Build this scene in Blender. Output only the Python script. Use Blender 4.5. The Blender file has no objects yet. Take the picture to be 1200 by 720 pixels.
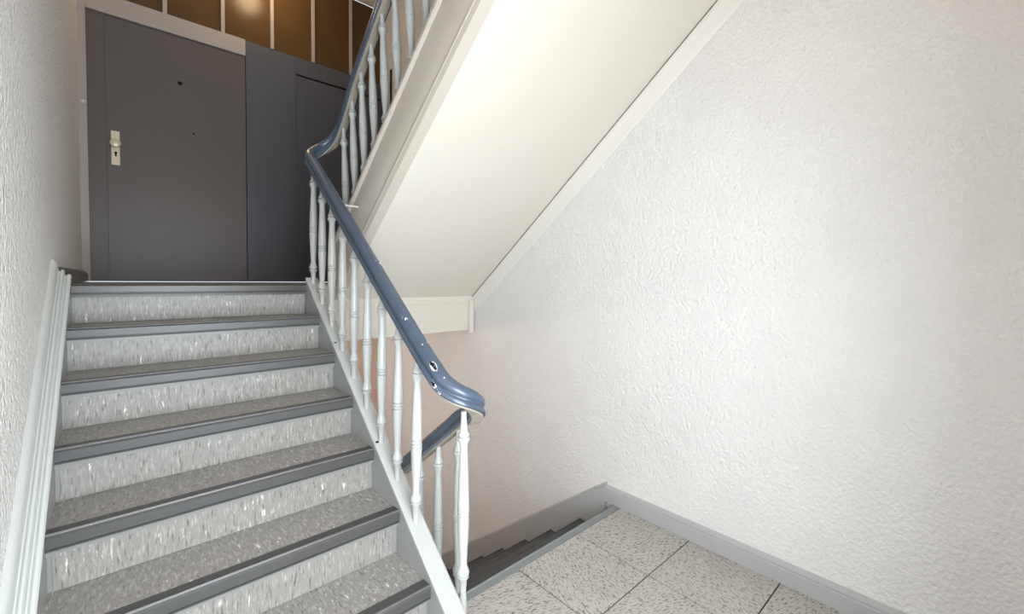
import bpy, bmesh, math, random
from mathutils import Vector, Matrix
from mathutils.bvhtree import BVHTree
random.seed(7)
S = bpy.context.scene
C = S.collection

# ------------------------------------------------------------------ camera
# coordinates are written with the eye at z = 0 and lifted by Z0, so the half landing is world z = 0
Z0 = 1.2951
YAW, PIT, ROL, F, CY = 0.7317, -0.0303, 0.0081, 502.93, 343.43
fwd0 = Vector((math.sin(YAW), math.cos(YAW), 0)); r0 = Vector((math.cos(YAW), -math.sin(YAW), 0))
fwd = fwd0*math.cos(PIT) + Vector((0, 0, 1))*math.sin(PIT)
u0 = -fwd0*math.sin(PIT) + Vector((0, 0, 1))*math.cos(PIT)
rt = r0*math.cos(ROL) + u0*math.sin(ROL); up = u0*math.cos(ROL) - r0*math.sin(ROL)
cam = bpy.data.cameras.new('camera'); co = bpy.data.objects.new('camera', cam); C.objects.link(co)
m = Matrix((rt, up, -fwd)).transposed().to_4x4(); m.translation = Vector((0, 0, Z0)); co.matrix_world = m
cam.sensor_width = 36; cam.lens = 36*F/1200; cam.shift_y = (CY-360)/1200; cam.clip_start = .02
S.camera = co

# ------------------------------------------------------------------ world, daylight, exposure
S.view_settings.view_transform = 'Standard'; S.view_settings.look = 'None'
S.view_settings.gamma = 1; S.view_settings.use_curve_mapping = False
S.view_settings.exposure = 0.30
W = bpy.data.worlds.new('world'); S.world = W; W.use_nodes = True
W.node_tree.nodes['Background'].inputs[0].default_value = (.75, .87, 1, 1)
W.node_tree.nodes['Background'].inputs[1].default_value = 1.2
WIN = dict(x0=-.16, x1=.90, z0=-1.00, z1=.55)       # stair window in the wall behind the camera
YB = -.26                                         # that wall
def area(name, loc, sx, sy, power, col, rot):
    l = bpy.data.lights.new(name, 'AREA'); l.shape = 'RECTANGLE'; l.size = sx; l.size_y = sy
    l.energy = power; l.color = col
    o = bpy.data.objects.new(name, l); C.objects.link(o); o.location = loc; o.rotation_euler = rot
    return o
for dz, pw in ((0, 92), (3.24, 7)):
    area('window_daylight', ((WIN['x0']+WIN['x1'])/2, YB-.25, (WIN['z0']+WIN['z1'])/2+Z0+dz), 1.06, 1.55, pw, (.87, .945, 1), (math.radians(90), 0, 0))

# ------------------------------------------------------------------ helpers
def lin(c):
    c = c/255.; return c/12.92 if c <= .04045 else ((c+.055)/1.055)**2.4
def rgb(r, g, b): return (lin(r), lin(g), lin(b), 1)

def mat(name, col, rough=.5, spec=.5, bump=None, metal=0):
    mt = bpy.data.materials.new(name); mt.use_nodes = True
    b = mt.node_tree.nodes['Principled BSDF']
    b.inputs['Base Color'].default_value = col; b.inputs['Roughness'].default_value = rough
    b.inputs['Specular IOR Level'].default_value = spec; b.inputs['Metallic'].default_value = metal
    if bump: add_bump(mt, *bump)
    return mt
def N(mt, t, **k):
    n = mt.node_tree.nodes.new(t)
    for a, v in k.items(): setattr(n, a, v)
    return n
def L(mt, a, b): mt.node_tree.links.new(a, b)
def geo(mt):     # world position
    return N(mt, 'ShaderNodeNewGeometry').outputs['Position']
def vmap(mt, src, scale=(1, 1, 1), rot=(0, 0, 0)):
    mp = N(mt, 'ShaderNodeMapping'); mp.inputs['Scale'].default_value = scale; mp.inputs['Rotation'].default_value = rot
    L(mt, src, mp.inputs['Vector']); return mp.outputs['Vector']
def noise(mt, vec, scale, detail=3, rough=.55):
    n = N(mt, 'ShaderNodeTexNoise'); n.inputs['Scale'].default_value = scale
    n.inputs['Detail'].default_value = detail; n.inputs['Roughness'].default_value = rough
    L(mt, vec, n.inputs['Vector']); return n.outputs['Fac']
def ramp(mt, src, stops, interp='LINEAR'):
    r = N(mt, 'ShaderNodeValToRGB'); r.color_ramp.interpolation = interp
    e = r.color_ramp.elements
    while len(e) < len(stops): e.new(.5)
    for el, (p, c) in zip(e, stops):
        el.position = p; el.color = c if len(c) == 4 else (*c, 1)
    L(mt, src, r.inputs['Fac']); return r.outputs['Color']
def g(v): return (v, v, v, 1)
def mixc(mt, fac, a, b, mode='MIX'):
    n = N(mt, 'ShaderNodeMix', data_type='RGBA', blend_type=mode)
    def put(i, v):
        if hasattr(v, 'links') or isinstance(v, bpy.types.NodeSocket): L(mt, v, n.inputs[i])
        else: n.inputs[i].default_value = v
    put(0, fac); put(6, a); put(7, b); return n.outputs[2]
def base(mt): return mt.node_tree.nodes['Principled BSDF'].inputs['Base Color']
def add_bump(mt, src, strength, dist):
    b = N(mt, 'ShaderNodeBump'); b.inputs['Strength'].default_value = strength; b.inputs['Distance'].default_value = dist
    L(mt, src, b.inputs['Height']); L(mt, b.outputs['Normal'], mt.node_tree.nodes['Principled BSDF'].inputs['Normal'])

class MB:
    def __init__(s): s.v = []; s.f = []
    def add(s, vs, fs):
        n = len(s.v); s.v += [tuple(p) for p in vs]; s.f += [tuple(i+n for i in f) for f in fs]; return s
    def box(s, x0, x1, y0, y1, z0, z1):
        vs = [(x, y, z) for x in (x0, x1) for y in (y0, y1) for z in (z0, z1)]
        return s.add(vs, [(0, 1, 3, 2), (4, 6, 7, 5), (0, 4, 5, 1), (2, 3, 7, 6), (0, 2, 6, 4), (1, 5, 7, 3)])
    def loft(s, a, b):                      # two rings of the same length, capped
        n = len(a); fs = [(i, (i+1) % n, n+(i+1) % n, n+i) for i in range(n)]
        return s.add(list(a)+list(b), fs+[tuple(range(n))[::-1], tuple(range(n, 2*n))])
    def prism_x(s, poly, x0, x1):           # (y, z) outline pushed along x
        return s.loft([(x0, y, z) for y, z in poly], [(x1, y, z) for y, z in poly])
    def slope(s, sec, ya, za, yb, zb):      # (x, dz) section run from (ya, za) to (yb, zb)
        return s.loft([(x, ya, za+d) for x, d in sec], [(x, yb, zb+d) for x, d in sec])
    def lathe(s, prof, n=14, c=(0, 0, 0), axis='z'):
        rings = []
        for r, h in prof:
            ring = []
            for i in range(n):
                a = 2*math.pi*i/n; p, q_ = r*math.cos(a), r*math.sin(a)
                ring.append((c[0]+p, c[1]+q_, c[2]+h) if axis == 'z' else (c[0]+p, c[1]-h, c[2]+q_))
            rings.append(ring)
        vs = [p for r in rings for p in r]; fs = []
        for k in range(len(rings)-1):
            fs += [(k*n+i, k*n+(i+1) % n, (k+1)*n+(i+1) % n, (k+1)*n+i) for i in range(n)]
        fs += [tuple(range(n))[::-1], tuple(range((len(rings)-1)*n, len(rings)*n))]
        return s.add(vs, fs)
    def tube(s, a, b, r, n=8):
        a, b = Vector(a), Vector(b); d = (b-a).normalized(); h = d.orthogonal().normalized(); k = d.cross(h)
        ring = lambda p: [p+h*(r*math.cos(2*math.pi*i/n))+k*(r*math.sin(2*math.pi*i/n)) for i in range(n)]
        return s.loft(ring(a), ring(b))

WO = {}
def link(o, org, parent):
    C.objects.link(o); WO[o] = Vector(org)
    if parent is not None:
        o.parent = parent; o.location = Vector(org)-WO[parent]
    else: o.location = org
    return o
def build(mb, name, mt, parent=None, smooth=False, bevel=0, sub=0):
    vs = [Vector(p) for p in mb.v]
    lo = [min(p[i] for p in vs) for i in range(3)]; hi = [max(p[i] for p in vs) for i in range(3)]
    org = Vector(((lo[0]+hi[0])/2, (lo[1]+hi[1])/2, lo[2]))
    me = bpy.data.meshes.new(name); me.from_pydata([p-org for p in vs], [], mb.f); me.materials.append(mt)
    bm = bmesh.new(); bm.from_mesh(me); bmesh.ops.recalc_face_normals(bm, faces=bm.faces); bm.to_mesh(me); bm.free()
    if smooth:
        for p in me.polygons: p.use_smooth = True
        me.set_sharp_from_angle(angle=math.radians(38))
    o = bpy.data.objects.new(name, me)
    link(o, org+Vector((0, 0, Z0)), parent)
    if bevel:
        b = o.modifiers.new('bevel', 'BEVEL'); b.width = bevel; b.segments = 2; b.limit_method = 'ANGLE'; b.angle_limit = math.radians(40)
        b.harden_normals = False
    return o
def bx(name, mt, parent, *a, bevel=0): return build(MB().box(*a), name, mt, parent, bevel=bevel)
def clone(o, delta, parent):                # same mesh, moved by delta
    c = o.copy(); C.objects.link(c); WO[c] = WO[o]+Vector(delta); c.parent = parent
    c.location = WO[c]-(WO[parent] if parent else Vector()); return c
def empty(name, x, y, z):
    o = bpy.data.objects.new(name, None); o.empty_display_size = .1
    return link(o, (x, y, z+Z0), None)
def tag(o, label, cat, group=None, kind=None):
    o['label'] = label; o['category'] = cat
    if group: o['group'] = group
    if kind: o['kind'] = kind
    return o

# ------------------------------------------------------------------ materials
def plaster(name, col, scale, strength, stretch=(1, 1, 1)):
    mt = mat(name, col, .62, .35); p = vmap(mt, geo(mt), stretch)
    a = noise(mt, p, scale, 2, .5); b = noise(mt, p, scale*.37, 1, .5)
    ad = N(mt, 'ShaderNodeMath', operation='MULTIPLY_ADD'); L(mt, b, ad.inputs[0]); ad.inputs[1].default_value = .5; L(mt, a, ad.inputs[2])
    add_bump(mt, ad.outputs[0], 1.0, strength)
    st = noise(mt, vmap(mt, geo(mt), (1, 1, 1)), 1.7, 4, .6)
    L(mt, mixc(mt, ramp(mt, st, [(.35, g(0)), (.75, g(1))]), col, tuple(c*.93 for c in col[:3])+(1,)), base(mt))
    return mt
M = {}
M['wall'] = plaster('rough_white_plaster', rgb(226, 224, 222), 78, .0075, (1, 1, .8))
M['chip'] = plaster('woodchip_wallpaper', rgb(249, 247, 244), 66, .0165)
M['soffit'] = mat('smooth_cream_paint', rgb(219, 213, 202), .5, .4)
M['stripp'] = mat('white_strip_paint', rgb(226, 223, 218), .5, .4)
M['soffit_b'] = M['soffit']
M['cream'] = mat('cream_gloss_paint', rgb(224, 219, 209), .34, .5)
M['taupe'] = mat('taupe_gloss_paint', rgb(196, 188, 177), .34, .5)
M['white'] = mat('white_gloss_paint', rgb(184, 185, 182), .3, .5)
M['string_grey'] = mat('string_grey_paint', rgb(160, 160, 158), .4, .5)
M['mould_grey'] = mat('pale_grey_gloss_paint', rgb(196, 198, 195), .32, .5)
M['skirt'] = mat('grey_skirting_paint', rgb(170, 171, 171), .35, .5)
M['skirt_dark'] = mat('dark_grey_skirting_paint', rgb(112, 107, 103), .38, .5)
M['nosing'] = mat('grey_nosing_profile', rgb(76, 75, 75), .38, .5)
M['nosing_dark'] = mat('dark_nosing_profile', rgb(68, 63, 60), .35, .5)  # upper landing edge, darker and browner than the step nosings
M['edge'] = mat('grey_edge_profile', rgb(128, 133, 133), .36, .5)
M['riserpaint'] = mat('riser_grey_paint', rgb(136, 135, 132), .4, .5)
M['underrail'] = mat('dull_cream_paint', rgb(158, 151, 137), .45, .4)
M['black'] = mat('black_hole', rgb(14, 13, 13), .7, .2)
M['joint'] = mat('dark_joint', rgb(46, 42, 40), .8, .2)
M['chipwhite'] = mat('bare_primer_white', rgb(236, 232, 230), .6, .3)
M['door'] = mat('warm_grey_door_paint', rgb(92, 85, 82), .42, .45)
M['panel'] = mat('cool_grey_panel_paint', rgb(84, 84, 90), .42, .45)
M['lintel'] = mat('beige_grey_trim_paint', rgb(168, 160, 154), .45, .4)
M['lock'] = mat('pale_brass_plate', rgb(214, 202, 176), .35, .5, metal=.25)
M['steel'] = mat('bare_steel_rod', rgb(225, 225, 222), .3, .6, metal=.3)
M['lamp'] = mat('opal_lamp_glass', rgb(255, 240, 215), .3)
M['warmlit_wall'] = plaster('warm_lit_plaster', rgb(214, 184, 164), 66, .005)  # peach stands for warm lamplight on the lower partition
M['ceil'] = mat('ceiling_paint', rgb(232, 228, 220), .7, .3)
for k in ('door', 'panel', 'string_grey', 'mould_grey', 'cream', 'taupe', 'skirt'):   # brush marks
    add_bump(M[k], noise(M[k], vmap(M[k], geo(M[k]), (1, 1, .25)), 60, 2), .12, .002)
for k in ('soffit',):
    mt = M[k]; add_bump(mt, noise(mt, geo(mt), 26, 3), .05, .003)

def amber():
    mt = mat('amber_textured_glass', rgb(128, 90, 40), .2, .35)
    n = noise(mt, geo(mt), 2.2, 3)
    L(mt, mixc(mt, n, rgb(72, 52, 28), rgb(98, 72, 38)), base(mt))
    add_bump(mt, noise(mt, geo(mt), 140, 2), .25, .003); return mt
M['amber'] = amber()
def vinyl(name, basecol, light, dark, ax, strength=1.0):
    """marbled vinyl: streaks run along the axis ax"""
    mt = mat(name, basecol, .42, .45)
    sc = {'z': (130, 130, 22), 'y': (120, 30, 120)}[ax]
    p = geo(mt); inf = N(mt, 'ShaderNodeObjectInfo')
    off = N(mt, 'ShaderNodeVectorMath', operation='ADD'); L(mt, p, off.inputs[0])
    rr = N(mt, 'ShaderNodeMath', operation='MULTIPLY'); L(mt, inf.outputs['Random'], rr.inputs[0]); rr.inputs[1].default_value = 9
    L(mt, rr.outputs[0], off.inputs[1]); p = off.outputs[0]
    w1 = noise(mt, vmap(mt, p, sc), 1.0, 4, .6); w2 = noise(mt, vmap(mt, p, tuple(s*.8 for s in sc), (0, 0, 0)), 1.0, 3, .6)
    patch = noise(mt, p, 9, 2)
    c = mixc(mt, ramp(mt, w1, [(.5, g(0)), (.78, g(1))]), basecol, light)
    w3 = vmap(mt, p, sc); sh = N(mt, 'ShaderNodeVectorMath', operation='ADD'); L(mt, w3, sh.inputs[0]); sh.inputs[1].default_value = (31, 7, 53)
    w3 = noise(mt, sh.outputs[0], 1.15, 3, .55)
    c = mixc(mt, ramp(mt, w3, [(.56, g(0)), (.7, g(.8*strength))]), c, dark)
    # sparse bright and dark flecks
    sp = N(mt, 'ShaderNodeMath', operation='MULTIPLY'); L(mt, ramp(mt, w2, [(.62, g(0)), (.68, g(1))]), sp.inputs[0])
    L(mt, ramp(mt, patch, [(.45, g(0)), (.6, g(1))]), sp.inputs[1])
    c = mixc(mt, sp.outputs[0], c, tuple(min(1, v*1.5) for v in light[:3])+(1,))
    L(mt, c, base(mt)); return mt
M['riser'] = vinyl('riser_marbled_vinyl', rgb(140, 137, 132), rgb(182, 179, 173), rgb(76, 74, 70), 'z', .9)
M['tread'] = vinyl('tread_marbled_vinyl', rgb(150, 146, 142), rgb(196, 191, 186), rgb(92, 87, 84), 'y', .9)

def tilemat(name, rot):
    mt = mat(name, rgb(206, 202, 195), .42, .45)
    p = vmap(mt, geo(mt), (1, 1, 1), (0, 0, rot))
    inf = N(mt, 'ShaderNodeObjectInfo'); rr = N(mt, 'ShaderNodeMath', operation='MULTIPLY'); L(mt, inf.outputs['Random'], rr.inputs[0]); rr.inputs[1].default_value = 13
    off = N(mt, 'ShaderNodeVectorMath', operation='ADD'); L(mt, p, off.inputs[0]); L(mt, rr.outputs[0], off.inputs[1]); p = off.outputs[0]
    a = noise(mt, vmap(mt, p, (52, 170, 1)), 1, 3, .6); b = noise(mt, vmap(mt, p, (32, 95, 1)), 1.3, 2, .5)
    cl = noise(mt, p, 7, 3)
    c = mixc(mt, cl, rgb(188, 184, 178), rgb(172, 167, 160))
    c = mixc(mt, ramp(mt, b, [(.52, g(0)), (.75, g(.9))]), c, rgb(150, 142, 134))
    c = mixc(mt, ramp(mt, a, [(.55, g(0)), (.61, g(.85))]), c, rgb(86, 79, 75))
    L(mt, c, base(mt)); return mt
M['tile_a'] = tilemat('beige_streaked_tile', .35); M['tile_b'] = tilemat('beige_streaked_tile_turned', .35+math.pi/2)

def railmat():
    col = rgb(88, 99, 120); mt = mat('blue_grey_rail_paint', col, .25, .55)
    n = noise(mt, geo(mt), 70, 4, .7); pz = noise(mt, geo(mt), 6, 2)
    ml = N(mt, 'ShaderNodeMath', operation='MULTIPLY'); L(mt, ramp(mt, n, [(.66, g(0)), (.7, g(1))]), ml.inputs[0]); L(mt, ramp(mt, pz, [(.5, g(0)), (.6, g(1))]), ml.inputs[1])
    c = mixc(mt, noise(mt, geo(mt), 11, 3), rgb(64, 77, 93), rgb(82, 95, 112))
    L(mt, mixc(mt, ml.outputs[0], c, rgb(190, 198, 210)), base(mt))
    add_bump(mt, noise(mt, geo(mt), 45, 2), .08, .002); return mt
M['rail'] = railmat()
def glassmat():
    mt = bpy.data.materials.new('clear_window_glass'); mt.use_nodes = True; nt = mt.node_tree; nt.nodes.clear()
    o = nt.nodes.new('ShaderNodeOutputMaterial'); mx = nt.nodes.new('ShaderNodeMixShader'); t = nt.nodes.new('ShaderNodeBsdfTransparent'); gl = nt.nodes.new('ShaderNodeBsdfGlossy')
    gl.inputs['Roughness'].default_value = .03; mx.inputs[0].default_value = .06
    nt.links.new(t.outputs[0], mx.inputs[1]); nt.links.new(gl.outputs[0], mx.inputs[2]); nt.links.new(mx.outputs[0], o.inputs[0]); return mt
M['glass'] = glassmat()
b = M['lamp'].node_tree.nodes['Principled BSDF']; b.inputs['Emission Color'].default_value = (1, .66, .36, 1); b.inputs['Emission Strength'].default_value = 9

# ------------------------------------------------------------------ key dimensions
XL, XR, XO = -.187, .806, .872        # flight up: wall string face, open string inner and outer face
XW, XWL = 2.092, -.24                 # right and left wall
H, R, T, YT = -.0351, .18, .2383, 2.7557
ZL, YE = -1.2951, 1.42
YD = 4.447
ZLOW = H-3.24; ZC = 2.869
XB0, XB1 = .982, 1.036                # open string of the other two flights
TB = .2353; SB = R/TB
TC = .245; SC = R/TC
nlA = lambda y: H-(YT-y)/T*R
nlC = lambda y: ZL-(y-YE)*SC
topB = lambda y: .745+SB*(2.12-y)
sofB = lambda y: -.169+SB*(2.841-y)
SA = R/T

# ------------------------------------------------------------------ walls, ceiling, floors
def struct(o, label, cat): return tag(o, label, cat, kind='structure')
ztop = 5.1; zbot = ZLOW-.2
wl = bx('wall_left', M['chip'], None, XWL-.15, XWL, YB, YD+.12, zbot, ztop); struct(wl, 'pale woodchip-papered wall at the left edge beside the steps', 'wall')
wr = bx('wall_right', M['wall'], None, XW, XW+.15, YB, YD+.12, zbot, ztop); struct(wr, 'broad rough white plaster wall on the right', 'wall')
# wall behind the camera with a window to each half landing
mb = MB(); x0, x1 = WIN['x0'], WIN['x1']
mb.box(XWL-.15, x0, YB-.28, YB, zbot, ztop).box(x1, XW+.15, YB-.28, YB, zbot, ztop)
zz = [zbot, WIN['z0'], WIN['z1'], WIN['z0']+3.24, WIN['z1']+3.24, ztop]
mb.box(x0, x1, YB-.28, YB, zz[0], zz[1]).box(x0, x1, YB-.28, YB, zz[2], zz[3]).box(x0, x1, YB-.28, YB, zz[4], ztop)
wb = build(mb, 'wall_rear', M['wall'], None); struct(wb, 'white plaster wall with the stair windows behind the viewer', 'wall')
for i, dz in enumerate((0, 3.24)):
    w = empty('window_%d' % (i+1), (x0+x1)/2, YB-.1, WIN['z0']+dz); struct(w, ('lower' if i == 0 else 'upper')+' stair window with white frame behind the viewer', 'window')
    a, b_ = WIN['z0']+dz, WIN['z1']+dz; y0, y1 = YB-.13, YB-.08
    f = MB().box(x0, x0+.06, y0, y1, a, b_).box(x1-.06, x1, y0, y1, a, b_).box(x0+.06, x1-.06, y0, y1, a, a+.06).box(x0+.06, x1-.06, y0, y1, b_-.06, b_)
    xm = (x0+x1)/2; f.box(xm-.03, xm+.03, y0, y1, a+.06, b_-.06)
    build(f, 'window_frame', M['white'], w)
    bx('pane', M['glass'], w, x0+.06, xm-.03, YB-.108, YB-.102, a+.06, b_-.06); bx('pane', M['glass'], w, xm+.03, x1-.06, YB-.108, YB-.102, a+.06, b_-.06)
    bx('window_sill', M['white'], w, x0, x1, YB-.08, YB+.04, a-.02, a+.015)

# half landing: slab, tiles, edge profile
fl = build(MB().box(XWL, XW, YB, YE-.012, ZL-.2, ZL-.006), 'floor', M['joint'], None); struct(fl, 'half landing floor of beige streaked square tiles with dark joints', 'floor')
s = .403; gp = .0028
xs = [XWL+.0, .078, .481, .884, 1.287, 1.69, XW]; ys = [1.373, .97, .568, .166, -.237, YB]
for i in range(len(xs)-1):
    for j in range(len(ys)-1):
        xa, xb, ya, yb = xs[i]+gp, xs[i+1]-gp, ys[j+1]+gp, ys[j]-gp
        bx('tile', M['tile_a'] if (i+j) % 2 else M['tile_b'], fl, xa, xb, ya, yb, ZL-.006, ZL+random.uniform(-.0006, .0006), bevel=.0012)
def nosing_poly(y, z, d=1, h=.046, back=.05):      # d = +1: tread lies towards +y
    p = [(0, -.009), (.006, -.002), (.008, .0035), (.014, .0035), (.017, .0008), (back, .0008), (back, -.004), (.014, -.004), (.014, -h-.003), (.002, -h-.003), (.001, -h+.003), (.005, -h+.004), (.005, -h+.006), (0, -h+.008)]
    return [(y+d*a, z+b) for a, b in p]
build(MB().prism_x(nosing_poly(YE, ZL, -1, back=.048), XO+.01, XW), 'edge_profile', M['edge'], fl)
bx('edge_block', M['taupe'], fl, XO, XB1, YE-.012, YE-.004, ZL-.2, ZL-.05)

# upper landing slab, ceiling
fu = build(MB().box(XWL, XW, 2.862, YD, -.38, H-.004).box(XWL, XO+.02, 2.802, 2.862, -.38, H-.004), 'floor_upper', M['tread'], None); struct(fu, 'landing floor at the top of the steps before the grey doors', 'floor')
bx('landing_beam', M['soffit_b'], fu, XO+.02, XW, 2.798, 2.862, -.405, H-.004)
fb = fu
build(MB().prism_x(nosing_poly(YT, H, 1, back=.06), XL, XR), 'edge_profile', M['nosing_dark'], fu)
bx('riser', M['riserpaint'], fu, XL, XR, YT+.028, 2.80, H-R, H-.004)
bx('riser_covering', M['riser'], fu, XL+.012, XR-.022, YT+.022, YT+.03, H-R+.002, H-.06)
bx('cove_strip', M['nosing'], fu, XL, XR, YT+.012, YT+.03, H-.061, H-.046)
fo = bx('floor_lower', M['tread'], None, XWL, XW, 3.55, YD, ZLOW-.2, ZLOW); struct(fo, 'floor of the storey below, under the descending steps', 'floor')
ce = bx('ceiling', M['ceil'], None, XWL, XW, 2.79, YD, ZC, ZC+.25); struct(ce, 'white ceiling above the amber glazed transom', 'ceiling')
ct = bx('ceiling_stairwell', M['ceil'], None, XWL, XW, YB, 2.79, ztop-.2, ztop); struct(ct, 'high white ceiling over the stairwell out of view', 'ceiling')
hl = bx('floor_half_landing', M['ceil'], None, XWL, XW, YB, .50, H+1.98-.22, H+1.98); struct(hl, 'half landing slab overhead where the upper steps end', 'floor')

# right wall: skirting of the half landing
sk = [(XW, 0), (XW-.02, 0), (XW-.02, .064), (XW-.0165, .068), (XW-.0185, .074), (XW-.0175, .08), (XW-.008, .09), (XW, .094)]
o = build(MB().slope(sk, YB, ZL, 1.475, ZL), 'baseboard_right', M['skirt'], None, True); struct(o, 'grey moulded skirting along the floor tiles under the right wall', 'baseboard')
# dark reveal in the corner of the upper right wall
o = bx('trim_1', M['joint'], None, XW-.006, XW, 4.23, 4.27, H, 2.19); struct(o, 'narrow dark vertical slot by the landing corner behind the balusters', 'trim')

# ------------------------------------------------------------------ door partition (upper and lower storey)
def partition(dz, upper):
    p = empty('wall_back' if upper else 'wall_back_lower', 1, YD, H+dz)
    struct(p, 'grey wooden partition with doors and amber glazed transom above' if upper else 'partition wall of the storey below with warm lamplight painted in, seen under the landing', 'wall')
    if upper:
        bx('jamb_strip', M['lintel'], p, XWL, -.197, YD-.02, YD+.04, H+dz, ZC+dz)
        bx('frame_panel', M['door'], p, -.197, -.0965, YD, YD+.04, H+dz, 1.952+dz)
        bx('lintel', M['lintel'], p, -.197, .806, YD-.018, YD+.04, 1.952+dz, 2.092+dz, bevel=.003)
        bx('fixed_panel', M['panel'], p, .811, 1.2222, YD, YD+.04, H+dz, 2.092+dz)
        bx('fixed_panel', M['panel'], p, 1.218, XW, YD, YD+.04, 1.937+dz, 2.092+dz)
        bx('jamb', M['panel'], p, 2.067, XW, YD, YD+.04, H+dz, 1.937+dz)
        bx('backing', M['joint'], p, XWL, XW, YD+.041, YD+.06, H+dz, 2.092+dz)
        ms = [-.197, .256, .643, 1.021, 1.377, 1.743, 2.075]
        for i, mx in enumerate(ms):
            bx('mullion', M['lintel'], p, mx-.014, mx+.014, YD-.012, YD+.03, 2.092+dz, ZC+dz, bevel=.003)
        for i in range(len(ms)-1):
            bx('pane', M['amber'], p, ms[i]+.014, ms[i+1]-.014, YD+.008, YD+.016, 2.092+dz, ZC+dz)
        bx('backing', M['joint'], p, XWL, XW, YD+.031, YD+.05, 2.092+dz, ZC+dz)
    else:
        bx('wall_panel', M['warmlit_wall'], p, XWL, XW, YD, YD+.06, H+dz, ZC+dz)
        bx('head_trim', M['warmlit_wall'], p, .8, 2.05, YD-.02, YD, 1.98+dz, 2.03+dz)
        bx('corner_trim', M['cream'], p, 2.05, XW, YD-.03, YD, H+dz, 1.98+dz)
    return p
part = partition(0, True); partition(-3.24, False)

def door(name, mt, x0, x1, zt, gap, label):
    d = empty(name, (x0+x1)/2, YD, H); struct(d, label, 'door')
    bx('leaf', mt, d, x0, x1, YD-.006, YD+.036, H+.006, zt-gap, bevel=.001)
    return d
d1 = door('door_1', M['door'], -.096, .804, 1.95, .008, 'warm grey flush door with pale lock plate at the top of the steps')
d2 = door('door_2', M['panel'], 1.223, 2.066, 1.934, .018, 'cool grey flush door half hidden behind the white balusters')
yf = YD-.006
pl = bx('lock_plate', M['lock'], d1, -.073, -.023, yf-.008, yf, .843, 1.098, bevel=.003)
build(MB().lathe([(.014, 0), (.014, .02), (.030, .022), (.033, .03), (.031, .042), (.02, .048)], 18, (-.048, yf-.008, 1.0), 'y'), 'knob', M['lock'], pl, True)
kh = MB().lathe([(.009, 0), (.009, .0015)], 12, (-.047, yf-.008, .935), 'y').box(-.052, -.042, yf-.0095, yf-.008, .908, .935)
build(kh, 'keyhole', M['black'], pl)
build(MB().lathe([(.016, 0), (.014, .006), (.006, .008)], 12, (.346, yf, 1.575), 'y'), 'peephole', M['black'], d1, True)
build(MB().lathe([(.009, 0), (.008, .004), (.003, .005)], 10, (.43, yf, 1.19), 'y'), 'screw_hole', M['black'], d1, True)
bell = empty('bell_push', -.216, YD-.02, 1.245)
tag(bell, 'tiny white bell push on the jamb strip left of the lock', 'doorbell')
build(MB().lathe([(.019, 0), (.019, .008), (.015, .012)], 14, (-.216, YD-.02, 1.265), 'y'), 'base', M['white'], bell, True)
build(MB().lathe([(.009, 0), (.008, .009), (.004, .011)], 10, (-.216, YD-.032, 1.265), 'y'), 'button', M['cream'], bell, True)

# left landing skirting
o = build(MB().slope([(XWL, 0), (XWL+.03, 0), (XWL+.03, .05), (XWL+.024, .056), (XWL+.022, .066), (XWL+.01, .078), (XWL, .08)], 2.70, H, YD-.02, H), 'baseboard_left', M['skirt_dark'], None, True)
struct(o, 'short dark grey skirting between the top of the wall string and door', 'baseboard')

# ------------------------------------------------------------------ flight up to the doors
fa = empty('stair_flight', .31, 2.0, ZL); tag(fa, 'grey marbled vinyl steps climbing from the viewer to the grey doors', 'staircase')
def steps(par, xa, xb, y0, z0, t, n, d, first=1, sgn=-1, last_z=None):
    """n treads; tread k has its front edge at y0 - d*k*t, height z0 - k*R"""
    proto = None
    for k in range(first, first+n):
        y, z = y0-d*k*t, z0-k*R; delta = Vector((0, -d*(k-first)*t, -(k-first)*R))
        if proto is None:
            tr = build(MB().box(xa, xb, *sorted((y+d*.006, y+d*(t+.028))), z-.034, z-.001), 'tread', M['tread'], par)
            no = build(MB().prism_x(nosing_poly(y, z, d), xa, xb), 'nosing', M['nosing'], tr)
            ri = build(MB().box(xa, xb, *sorted((y+d*.028, y+d*.046)), z-R-.001, z-.034), 'riser', M['riserpaint'], par)
            rc = build(MB().box(xa+.012, xb-.022, *sorted((y+d*.023, y+d*.029)), z-R+.0005, z-.06), 'riser_covering', M['riser'], ri)
            cv = build(MB().box(xa, xb, *sorted((y+d*.012, y+d*.03)), z-.064, z-.046), 'cove_strip', M['riserpaint'], ri)
            proto = (tr, no, ri, rc, cv)
        else:
            tr = clone(proto[0], delta, par); clone(proto[1], delta, tr)
            ri = clone(proto[2], delta, par); clone(proto[3], delta, ri); clone(proto[4], delta, ri)
steps(fa, XL, XR, YT, H, T, 6, 1)
# open string
ya, yb = 1.19, 2.768
poly = [(ya, max(ZL, nlA(ya)-.22)), (ya+.12, ZL), (yb, nlA(yb)-.30), (yb, nlA(yb)+.012), (ya, nlA(ya)+.012)]
st = build(MB().prism_x(poly, XR, XO-.008), 'open_string', M['string_grey'], fa)
build(MB().prism_x(poly, XO-.008, XO), 'string_face', M['white'], st)
build(MB().slope([(XR-.001, .0125), (XO+.005, .0125), (XO+.005, .024), (XO-.002, .03), (XR+.004, .03), (XR-.001, .026)], ya-.004, nlA(ya-.004), yb, nlA(yb)), 'string_cap', M['white'], st)
for y in (2.31, 1.80):
    build(MB().lathe([(.008, 0), (.006, .004), (.002, .005)], 8, (XR+.012, y, nlA(y)+.030)), 'screw_head', M['black'], st, True)
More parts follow.
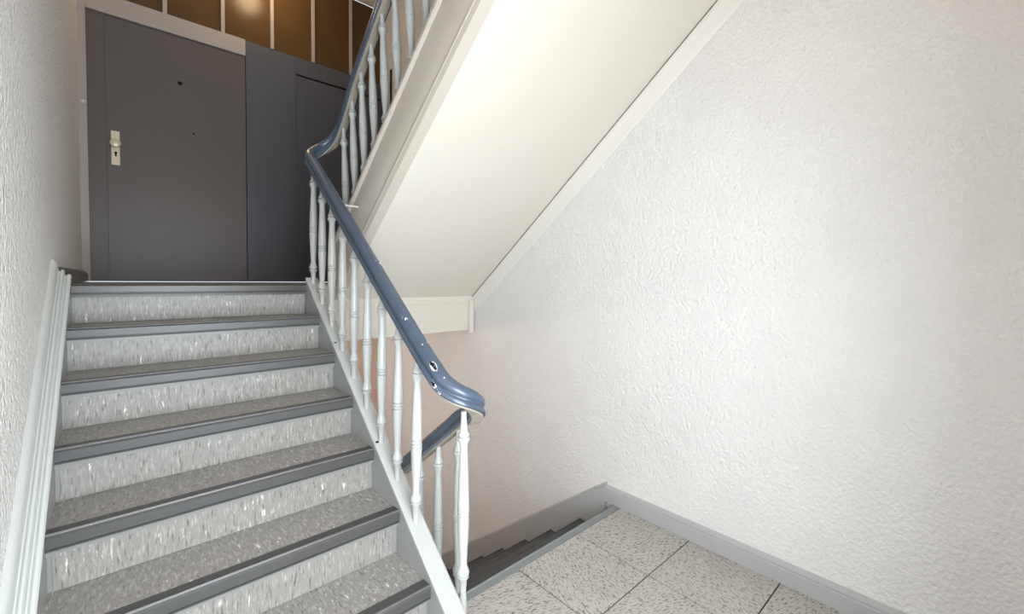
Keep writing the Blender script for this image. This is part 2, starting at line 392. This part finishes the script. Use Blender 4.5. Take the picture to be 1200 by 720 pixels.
# wall string with its moulding
ya, yb = 1.0, 2.70
sec = [(XWL, -.30), (XL, -.30), (XL, .066), (XWL, .066)]
ws = build(MB().slope(sec, ya, nlA(ya), yb, nlA(yb)), 'wall_string', M['string_grey'], fa)
sec = [(XWL, .0665), (XL+.006, .0665), (XL+.007, .080), (XL+.003, .086), (XL-.004, .087), (XL-.010, .080), (XL-.013, .082), (XL-.014, .100), (XL-.018, .106), (XL-.023, .106), (XL-.029, .098), (XL-.032, .100), (XL-.034, .128), (XL-.040, .140), (XL-.046, .146), (XWL, .150)]
build(MB().slope(sec, ya, nlA(ya), yb, nlA(yb)), 'string_moulding', M['mould_grey'], ws, True)
# underside, out of view, added to block light
poly = [(1.55, nlA(1.55)-.34), (1.55, nlA(1.55)-.31), (2.79, nlA(2.79)-.31), (2.79, nlA(2.79)-.34)]
build(MB().prism_x(poly, XWL, XO), 'soffit', M['soffit'], fa)

# ------------------------------------------------------------------ flight down
fc = empty('stair_flight', 1.55, 2.6, ZLOW); tag(fc, 'steps leading down from the tiled landing along the right wall', 'staircase')
steps(fc, XB1, XW-.02, YE, ZL, TC, 10, -1)
bx('riser', M['riserpaint'], fc, XB1, XW-.02, YE-.045, YE-.028, ZL-R, ZL-.005)
bx('riser_covering', M['riser'], fc, XB1+.012, XW-.04, YE-.03, YE-.023, ZL-R, ZL-.06)
ya, yb = YE+.035, YE+11*TC
poly = [(ya, nlC(ya)-.25), (ya, nlC(ya)+.012), (yb, nlC(yb)+.012), (yb, nlC(yb)-.25)]
st = build(MB().prism_x(poly, XB0, XB1), 'open_string', M['cream'], fc)
build(MB().slope([(XB0-.005, .0125), (XB1+.003, .0125), (XB1+.003, .028), (XB0-.005, .028)], ya, nlC(ya), yb, nlC(yb)), 'string_cap', M['white'], st)
ya = 1.475
sec = [(XW-.02, -.25), (XW, -.25), (XW, .155), (XW-.008, .151), (XW-.0175, .141), (XW-.0185, .135), (XW-.0165, .129), (XW-.02, .125)]
build(MB().slope(sec, ya, nlC(ya), yb, nlC(yb)), 'wall_string', M['skirt'], fc, True)

# ------------------------------------------------------------------ flight overhead
fbt = empty('stair_flight', 1.55, 1.7, H); tag(fbt, 'upper flight overhead with cream soffit and beige moulded string', 'staircase')
# treads rise towards -y: front edge of tread k faces +y
Y1 = 2.865
proto = None
for k in range(10):
    y, z = Y1-k*TB, H+R*(k+1); delta = Vector((0, -k*TB, k*R))
    if proto is None:
        tr = build(MB().box(XB1, XW, y-TB-.028, y-.006, z-.034, z-.001), 'tread', M['tread'], fbt)
        no = build(MB().prism_x(nosing_poly(y, z, -1), XB1, XW), 'nosing', M['nosing'], tr)
        ri = build(MB().box(XB1, XW, y-.046, y-.028, z-R-.001, z-.034), 'riser', M['riserpaint'], fbt)
        rc = build(MB().box(XB1+.012, XW-.022, y-.03, y-.023, z-R, z-.06), 'riser_covering', M['riser'], ri)
        proto = (tr, no, ri, rc)
    else:
        tr = clone(proto[0], delta, fbt); clone(proto[1], delta, tr); ri = clone(proto[2], delta, fbt); clone(proto[3], delta, ri)
ya, yb = .50, 2.841
build(MB().slope([(XB1-.004, .002), (XW, .002), (XW, .03), (XB1-.004, .03)], yb, sofB(yb), ya, sofB(ya)), 'soffit', M['soffit'], fbt)
yb2 = 2.80
dt = topB(2.0)-sofB(2.0)
sec = [(XB0, .004), (XB0+.002, 0), (XB1, 0), (XB1, dt-.02), (XB0, dt-.02)]
st = build(MB().slope(sec, yb2, sofB(yb2), ya, sofB(ya)), 'open_string', M['taupe'], fbt, True)
build(MB().slope([(XB0-.0025, .044), (XB0, .040), (XB0, .060), (XB0-.0025, .056)], yb2, sofB(yb2), ya, sofB(ya)), 'string_bead', M['taupe'], st, True)
build(MB().slope([(XB0-.014, dt-.03), (XB0-.004, dt-.045), (XB0, dt-.045), (XB0, dt-.02), (XB1+.004, dt-.02), (XB1+.004, dt), (XB0-.008, dt), (XB0-.014, dt-.008)], yb2, sofB(yb2), ya, sofB(ya)), 'string_cap', M['taupe'], st, True)
# strip against the right wall below the soffit
build(MB().slope([(XW-.012, .0015), (XW, .0015), (XW, -.0045), (XW-.012, -.0045)], 2.80, sofB(2.80), ya, sofB(ya)), 'joint_line', M['skirt_dark'], fbt)
build(MB().slope([(XW-.018, dt-.03), (XW, dt-.03), (XW, dt+.12), (XW-.008, dt+.115), (XW-.018, dt+.10)], 2.98, sofB(2.98), ya, sofB(ya)), 'wall_string', M['taupe'], fbt)
sec = [(XW, -.005), (XW-.010, -.005), (XW-.010, -.03), (XW-.008, -.036), (XW-.008, -.1), (XW-.004, -.118), (XW-.004, -.128), (XW, -.136)]
wsp = build(MB().slope(sec, 2.80, sofB(2.80), ya, sofB(ya)), 'wall_strip', M['stripp'], fbt, True)
# beam fillet and end block
bx('beam_fillet', M['soffit'], fbt, XB1, XW-.03, 2.79, 2.80, -.188, -.165, bevel=.003)
bx('end_block', M['soffit'], fbt, XW-.055, XW-.012, 2.772, 2.80, -.43, -.165, bevel=.004)

# ------------------------------------------------------------------ balustrade
bal = empty('stair_balustrade', .93, 1.9, ZL); tag(bal, 'continuous blue-grey handrail on white turned balusters winding between flights', 'balustrade')
XA, XBC = .839, 1.012
OFF = .745
zA = lambda y: nlA(y)+OFF
zB = lambda y: topB(y)+.705
zC_ = lambda y: nlC(y)+.735
ctrl = [(XBC, .60, zB(.60)), (XBC, 1.2, zB(1.2)), (XBC, 1.9, zB(1.9)), (XBC, 2.35, zB(2.35)), (XBC, 2.52, zB(2.52)-.004), (XBC, 2.66, zB(2.66)-.035), (1.010, 2.765, .925), (.985, 2.835, .868), (.93, 2.868, .822), (.874, 2.845, .782), (XA, 2.79, .738),
        (XA, 2.72, zA(2.72)), (XA, 2.4, zA(2.4)), (XA, 2.0, zA(2.0)), (XA, 1.6, zA(1.6)), (XA, 1.44, zA(1.44)+.002), (.8405, 1.37, zA(1.37)+.004), (.849, 1.318, -.376), (.876, 1.277, -.408), (.926, 1.258, -.438), (.975, 1.279, -.476), (1.004, 1.34, -.528), (XBC, 1.42, zC_(1.42)), (XBC, 1.52, zC_(1.52)), (XBC, 1.7, zC_(1.7)), (XBC, 2.3, zC_(2.3)), (XBC, 3.2, zC_(3.2)), (XBC, 3.6, zC_(3.6))]
def crom(P, per=8):
    P = [Vector(p) for p in P]; P = [P[0]*2-P[1]]+P+[P[-1]*2-P[-2]]; out = []
    for i in range(1, len(P)-2):
        p0, p1, p2, p3 = P[i-1:i+3]
        d = lambda a, b: max((a-b).length, 1e-6)**.5
        t0 = 0; t1 = t0+d(p0, p1); t2 = t1+d(p1, p2); t3 = t2+d(p2, p3)
        for k in range(per):
            t = t1+(t2-t1)*k/per
            A1 = p0*((t1-t)/(t1-t0))+p1*((t-t0)/(t1-t0)); A2 = p1*((t2-t)/(t2-t1))+p2*((t-t1)/(t2-t1)); A3 = p2*((t3-t)/(t3-t2))+p3*((t-t2)/(t3-t2))
            B1 = A1*((t2-t)/(t2-t0))+A2*((t-t0)/(t2-t0)); B2 = A2*((t3-t)/(t3-t1))+A3*((t-t1)/(t3-t1))
            out.append(B1*((t2-t)/(t2-t1))+B2*((t-t1)/(t2-t1)))
    return out+[P[-2]]
path = crom(ctrl)
def sweep(path, prof):
    mb = MB(); n = len(prof); rings = []
    for i, p in enumerate(path):
        a = path[max(i-1, 0)]; b = path[min(i+1, len(path)-1)]; tg = (b-a).normalized()
        side = Vector((tg.y, -tg.x, 0)).normalized(); upv = side.cross(tg).normalized()
        if upv.z < 0: upv = -upv
        rings.append([p+side*x+upv*z for x, z in prof])
    vs = [v for r in rings for v in r]; fs = []
    for k in range(len(rings)-1): fs += [(k*n+i, k*n+(i+1) % n, (k+1)*n+(i+1) % n, (k+1)*n+i) for i in range(n)]
    fs += [tuple(range(n))[::-1], tuple(range((len(rings)-1)*n, len(rings)*n))]
    return mb.add(vs, fs)
half = [(0, .036), (.012, .035), (.022, .030), (.029, .021), (.031, .012), (.029, .004), (.0245, -.001), (.0245, -.006), (.029, -.011), (.032, -.018), (.032, -.024), (.028, -.029), (.024, -.030)]
prof = half+[(-x, z) for x, z in half[::-1][:-1]]
rail_mb = sweep(path, prof)
rail = build(rail_mb, 'handrail', M['rail'], bal, True)
build(sweep(path, [(-.023, -.0295), (.023, -.0295), (.023, -.034), (.020, -.037), (-.020, -.037), (-.023, -.034)]), 'rail_underside', M['underrail'], rail, True)
# baluster: turned, rings near both ends and in the middle
BL = .70
def baluster(h, length):
    f = lambda k: k*length
    pr = [(.0130, 0), (.0118, f(.05)), (.0146, f(.112)), (.0195, f(.120)), (.0218, f(.126)), (.0218, f(.131)), (.0158, f(.135)), (.0158, f(.138)), (.0215, f(.142)), (.0236, f(.150)), (.0212, f(.162)), (.0160, f(.182)), (.0140, f(.20)), (.0162, f(.26)), (.0195, f(.35)), (.0214, f(.42)),
          (.0222, f(.446)), (.0178, f(.450)), (.0178, f(.453)), (.0224, f(.457)), (.0224, f(.464)), (.0182, f(.468)), (.0182, f(.471)), (.0224, f(.475)), (.0224, f(.482)), (.0178, f(.486)), (.0178, f(.489)), (.0220, f(.493)), (.0208, f(.55)), (.0188, f(.65)), (.0158, f(.75)), (.0142, f(.81)), (.0160, f(.832)),
          (.0212, f(.848)), (.0238, f(.858)), (.0216, f(.866)), (.0160, f(.869)), (.0160, f(.872)), (.0216, f(.876)), (.0212, f(.882)), (.0155, f(.894)), (.0130, f(.915)), (.0105, f(.97)), (.0098, f(1))]
    return MB().lathe(pr, 14, (0, 0, 0))
bp = None
def put_bal(x, y, z, lean=0, sz=1):
    global bp
    if bp is None:
        bp = build(baluster(0, BL), 'baluster', M['white'], bal, True); WO[bp] = Vector((x, y, z+Z0)); bp.location = WO[bp]-WO[bal]
        c = bp
    else: c = clone(bp, Vector((x, y, z+Z0))-WO[bp], bal)
    c.rotation_euler = (lean, 0, 0); c.scale = (1, 1, sz)
for k in range(9):
    y = 1.482+.1545*k; put_bal(XA, y+.014, zA(y)-.032-BL+.01, .02)
put_bal(.903, 1.262, -.436-.03-BL-.012)
for k in range(12):
    y = 1.45+.155*k; put_bal(XBC, y, zC_(y)-.032-BL+.01-(.012 if k == 0 else 0))
for k in range(15):
    y = 2.702-.1348*k; put_bal(XBC, y-.055, zB(y)-.032-BL*.95+.008-(.05 if k == 0 else .012 if k == 1 else 0), -.082, .95)
# bottom of the curtail baluster down to the floor
build(MB().lathe([(.0135, 0), (.0135, -.436-.03-BL-.012-ZL+.01)], 14, (.903, 1.262, ZL)), 'baluster_foot', M['white'], bal, True)
# tie rods between the flights
build(MB().tube((XA, 2.40, .408), (XB0-.002, 2.40, .405), .006), 'tie_rod', M['steel'], bal, True)
build(MB().tube((XO-.004, 1.90, -.87), (XBC, 1.90, -.895), .006), 'tie_rod', M['steel'], bal, True)
# chipped paint on the rail, at the places where it shows in the photograph
tree = BVHTree.FromPolygons([Vector(v) for v in rail_mb.v], rail_mb.f)
def pix(u, v):
    a, b_ = u-600, v-CY; return (rt*(a/F)-up*(b_/F)+fwd).normalized()
def chip(u, v, r, mt, ax=1.6, lift=.0008, seed=0):
    hit, nrm, _, dist = tree.ray_cast(Vector((0, 0, 0)), pix(u, v))
    if hit is None: return
    if nrm.dot(pix(u, v)) > 0: nrm = -nrm
    along = Vector((0, T, R)).normalized(); tx = (along-nrm*along.dot(nrm)).normalized(); ty = nrm.cross(tx)
    rnd = random.Random(seed); n = 11; top = []; bot = []
    for i in range(n):
        q = 2*math.pi*i/n; rr = r*rnd.uniform(.7, 1.15)
        p = hit+tx*(rr*ax*math.cos(q))+ty*(rr*math.sin(q))
        h2, n2, _, _ = tree.find_nearest(p)
        top.append(h2+nrm*lift); bot.append(h2-nrm*.002)
    build(MB().loft(bot, top), 'paint_chip', mt, rail)
for i, (u, v, r, ax) in enumerate([(508, 430, .0145, 1.5), (508.5, 452, .009, 1.5), (515, 461, .005, 1.2), (476, 374, .007, 1.1)]):
    chip(u, v, r, M['chipwhite'], ax, .0008, i)
for i, (u, v, r, ax) in enumerate([(506, 427, .007, 1.5), (510, 432, .006, 1.4), (507.5, 450.5, .0066, 1.5), (515.2, 460.5, .0032, 1), (476.5, 374.5, .0032, 1)]):
    chip(u, v, r, M['black'], ax, .0018, 20+i)
for i, (u, v, r) in enumerate([(445, 309, .004), (520.5, 443, .0025), (495, 404, .0025), (547, 452, .003), (501, 402, .002)]):
    chip(u, v, r, M['chipwhite'], 1.3, .0008, 40+i)

# ------------------------------------------------------------------ lamps of the two landings, plus one added overhead for warm light
def lamp(x, y, z, label, power, col=(1, .72, .45)):
    l = empty('ceiling_lamp', x, y, z-.09); tag(l, label, 'lamp')
    build(MB().lathe([(.05, 0), (.05, -.02), (.06, -.025)], 20, (x, y, z)), 'base', M['white'], l, True)
    build(MB().lathe([(.06, -.025), (.10, -.035), (.12, -.06), (.10, -.085), (.05, -.1), (.01, -.104)], 24, (x, y, z)), 'lamp_shade', M['lamp'], l, True)
    pl = bpy.data.lights.new('lamp_light', 'POINT'); pl.energy = power; pl.color = col; pl.shadow_soft_size = .1
    po = bpy.data.objects.new('lamp_light', pl); link(po, (x, y, z-.22+Z0), l)
lamp(.90, 4.10, ZC, 'round opal ceiling lamp over the landing by the amber glass', 6)
lamp(.55, 4.0, -.38, 'round opal ceiling lamp under the landing over the lower storey', 19, (1, .87, .78))
lamp(.75, .15, H+1.98-.22, 'added unseen ceiling lamp under the half landing overhead, warming the soffit', 1.9, (1, .83, .62))  # added out of view to warm the upper right wall and soffit
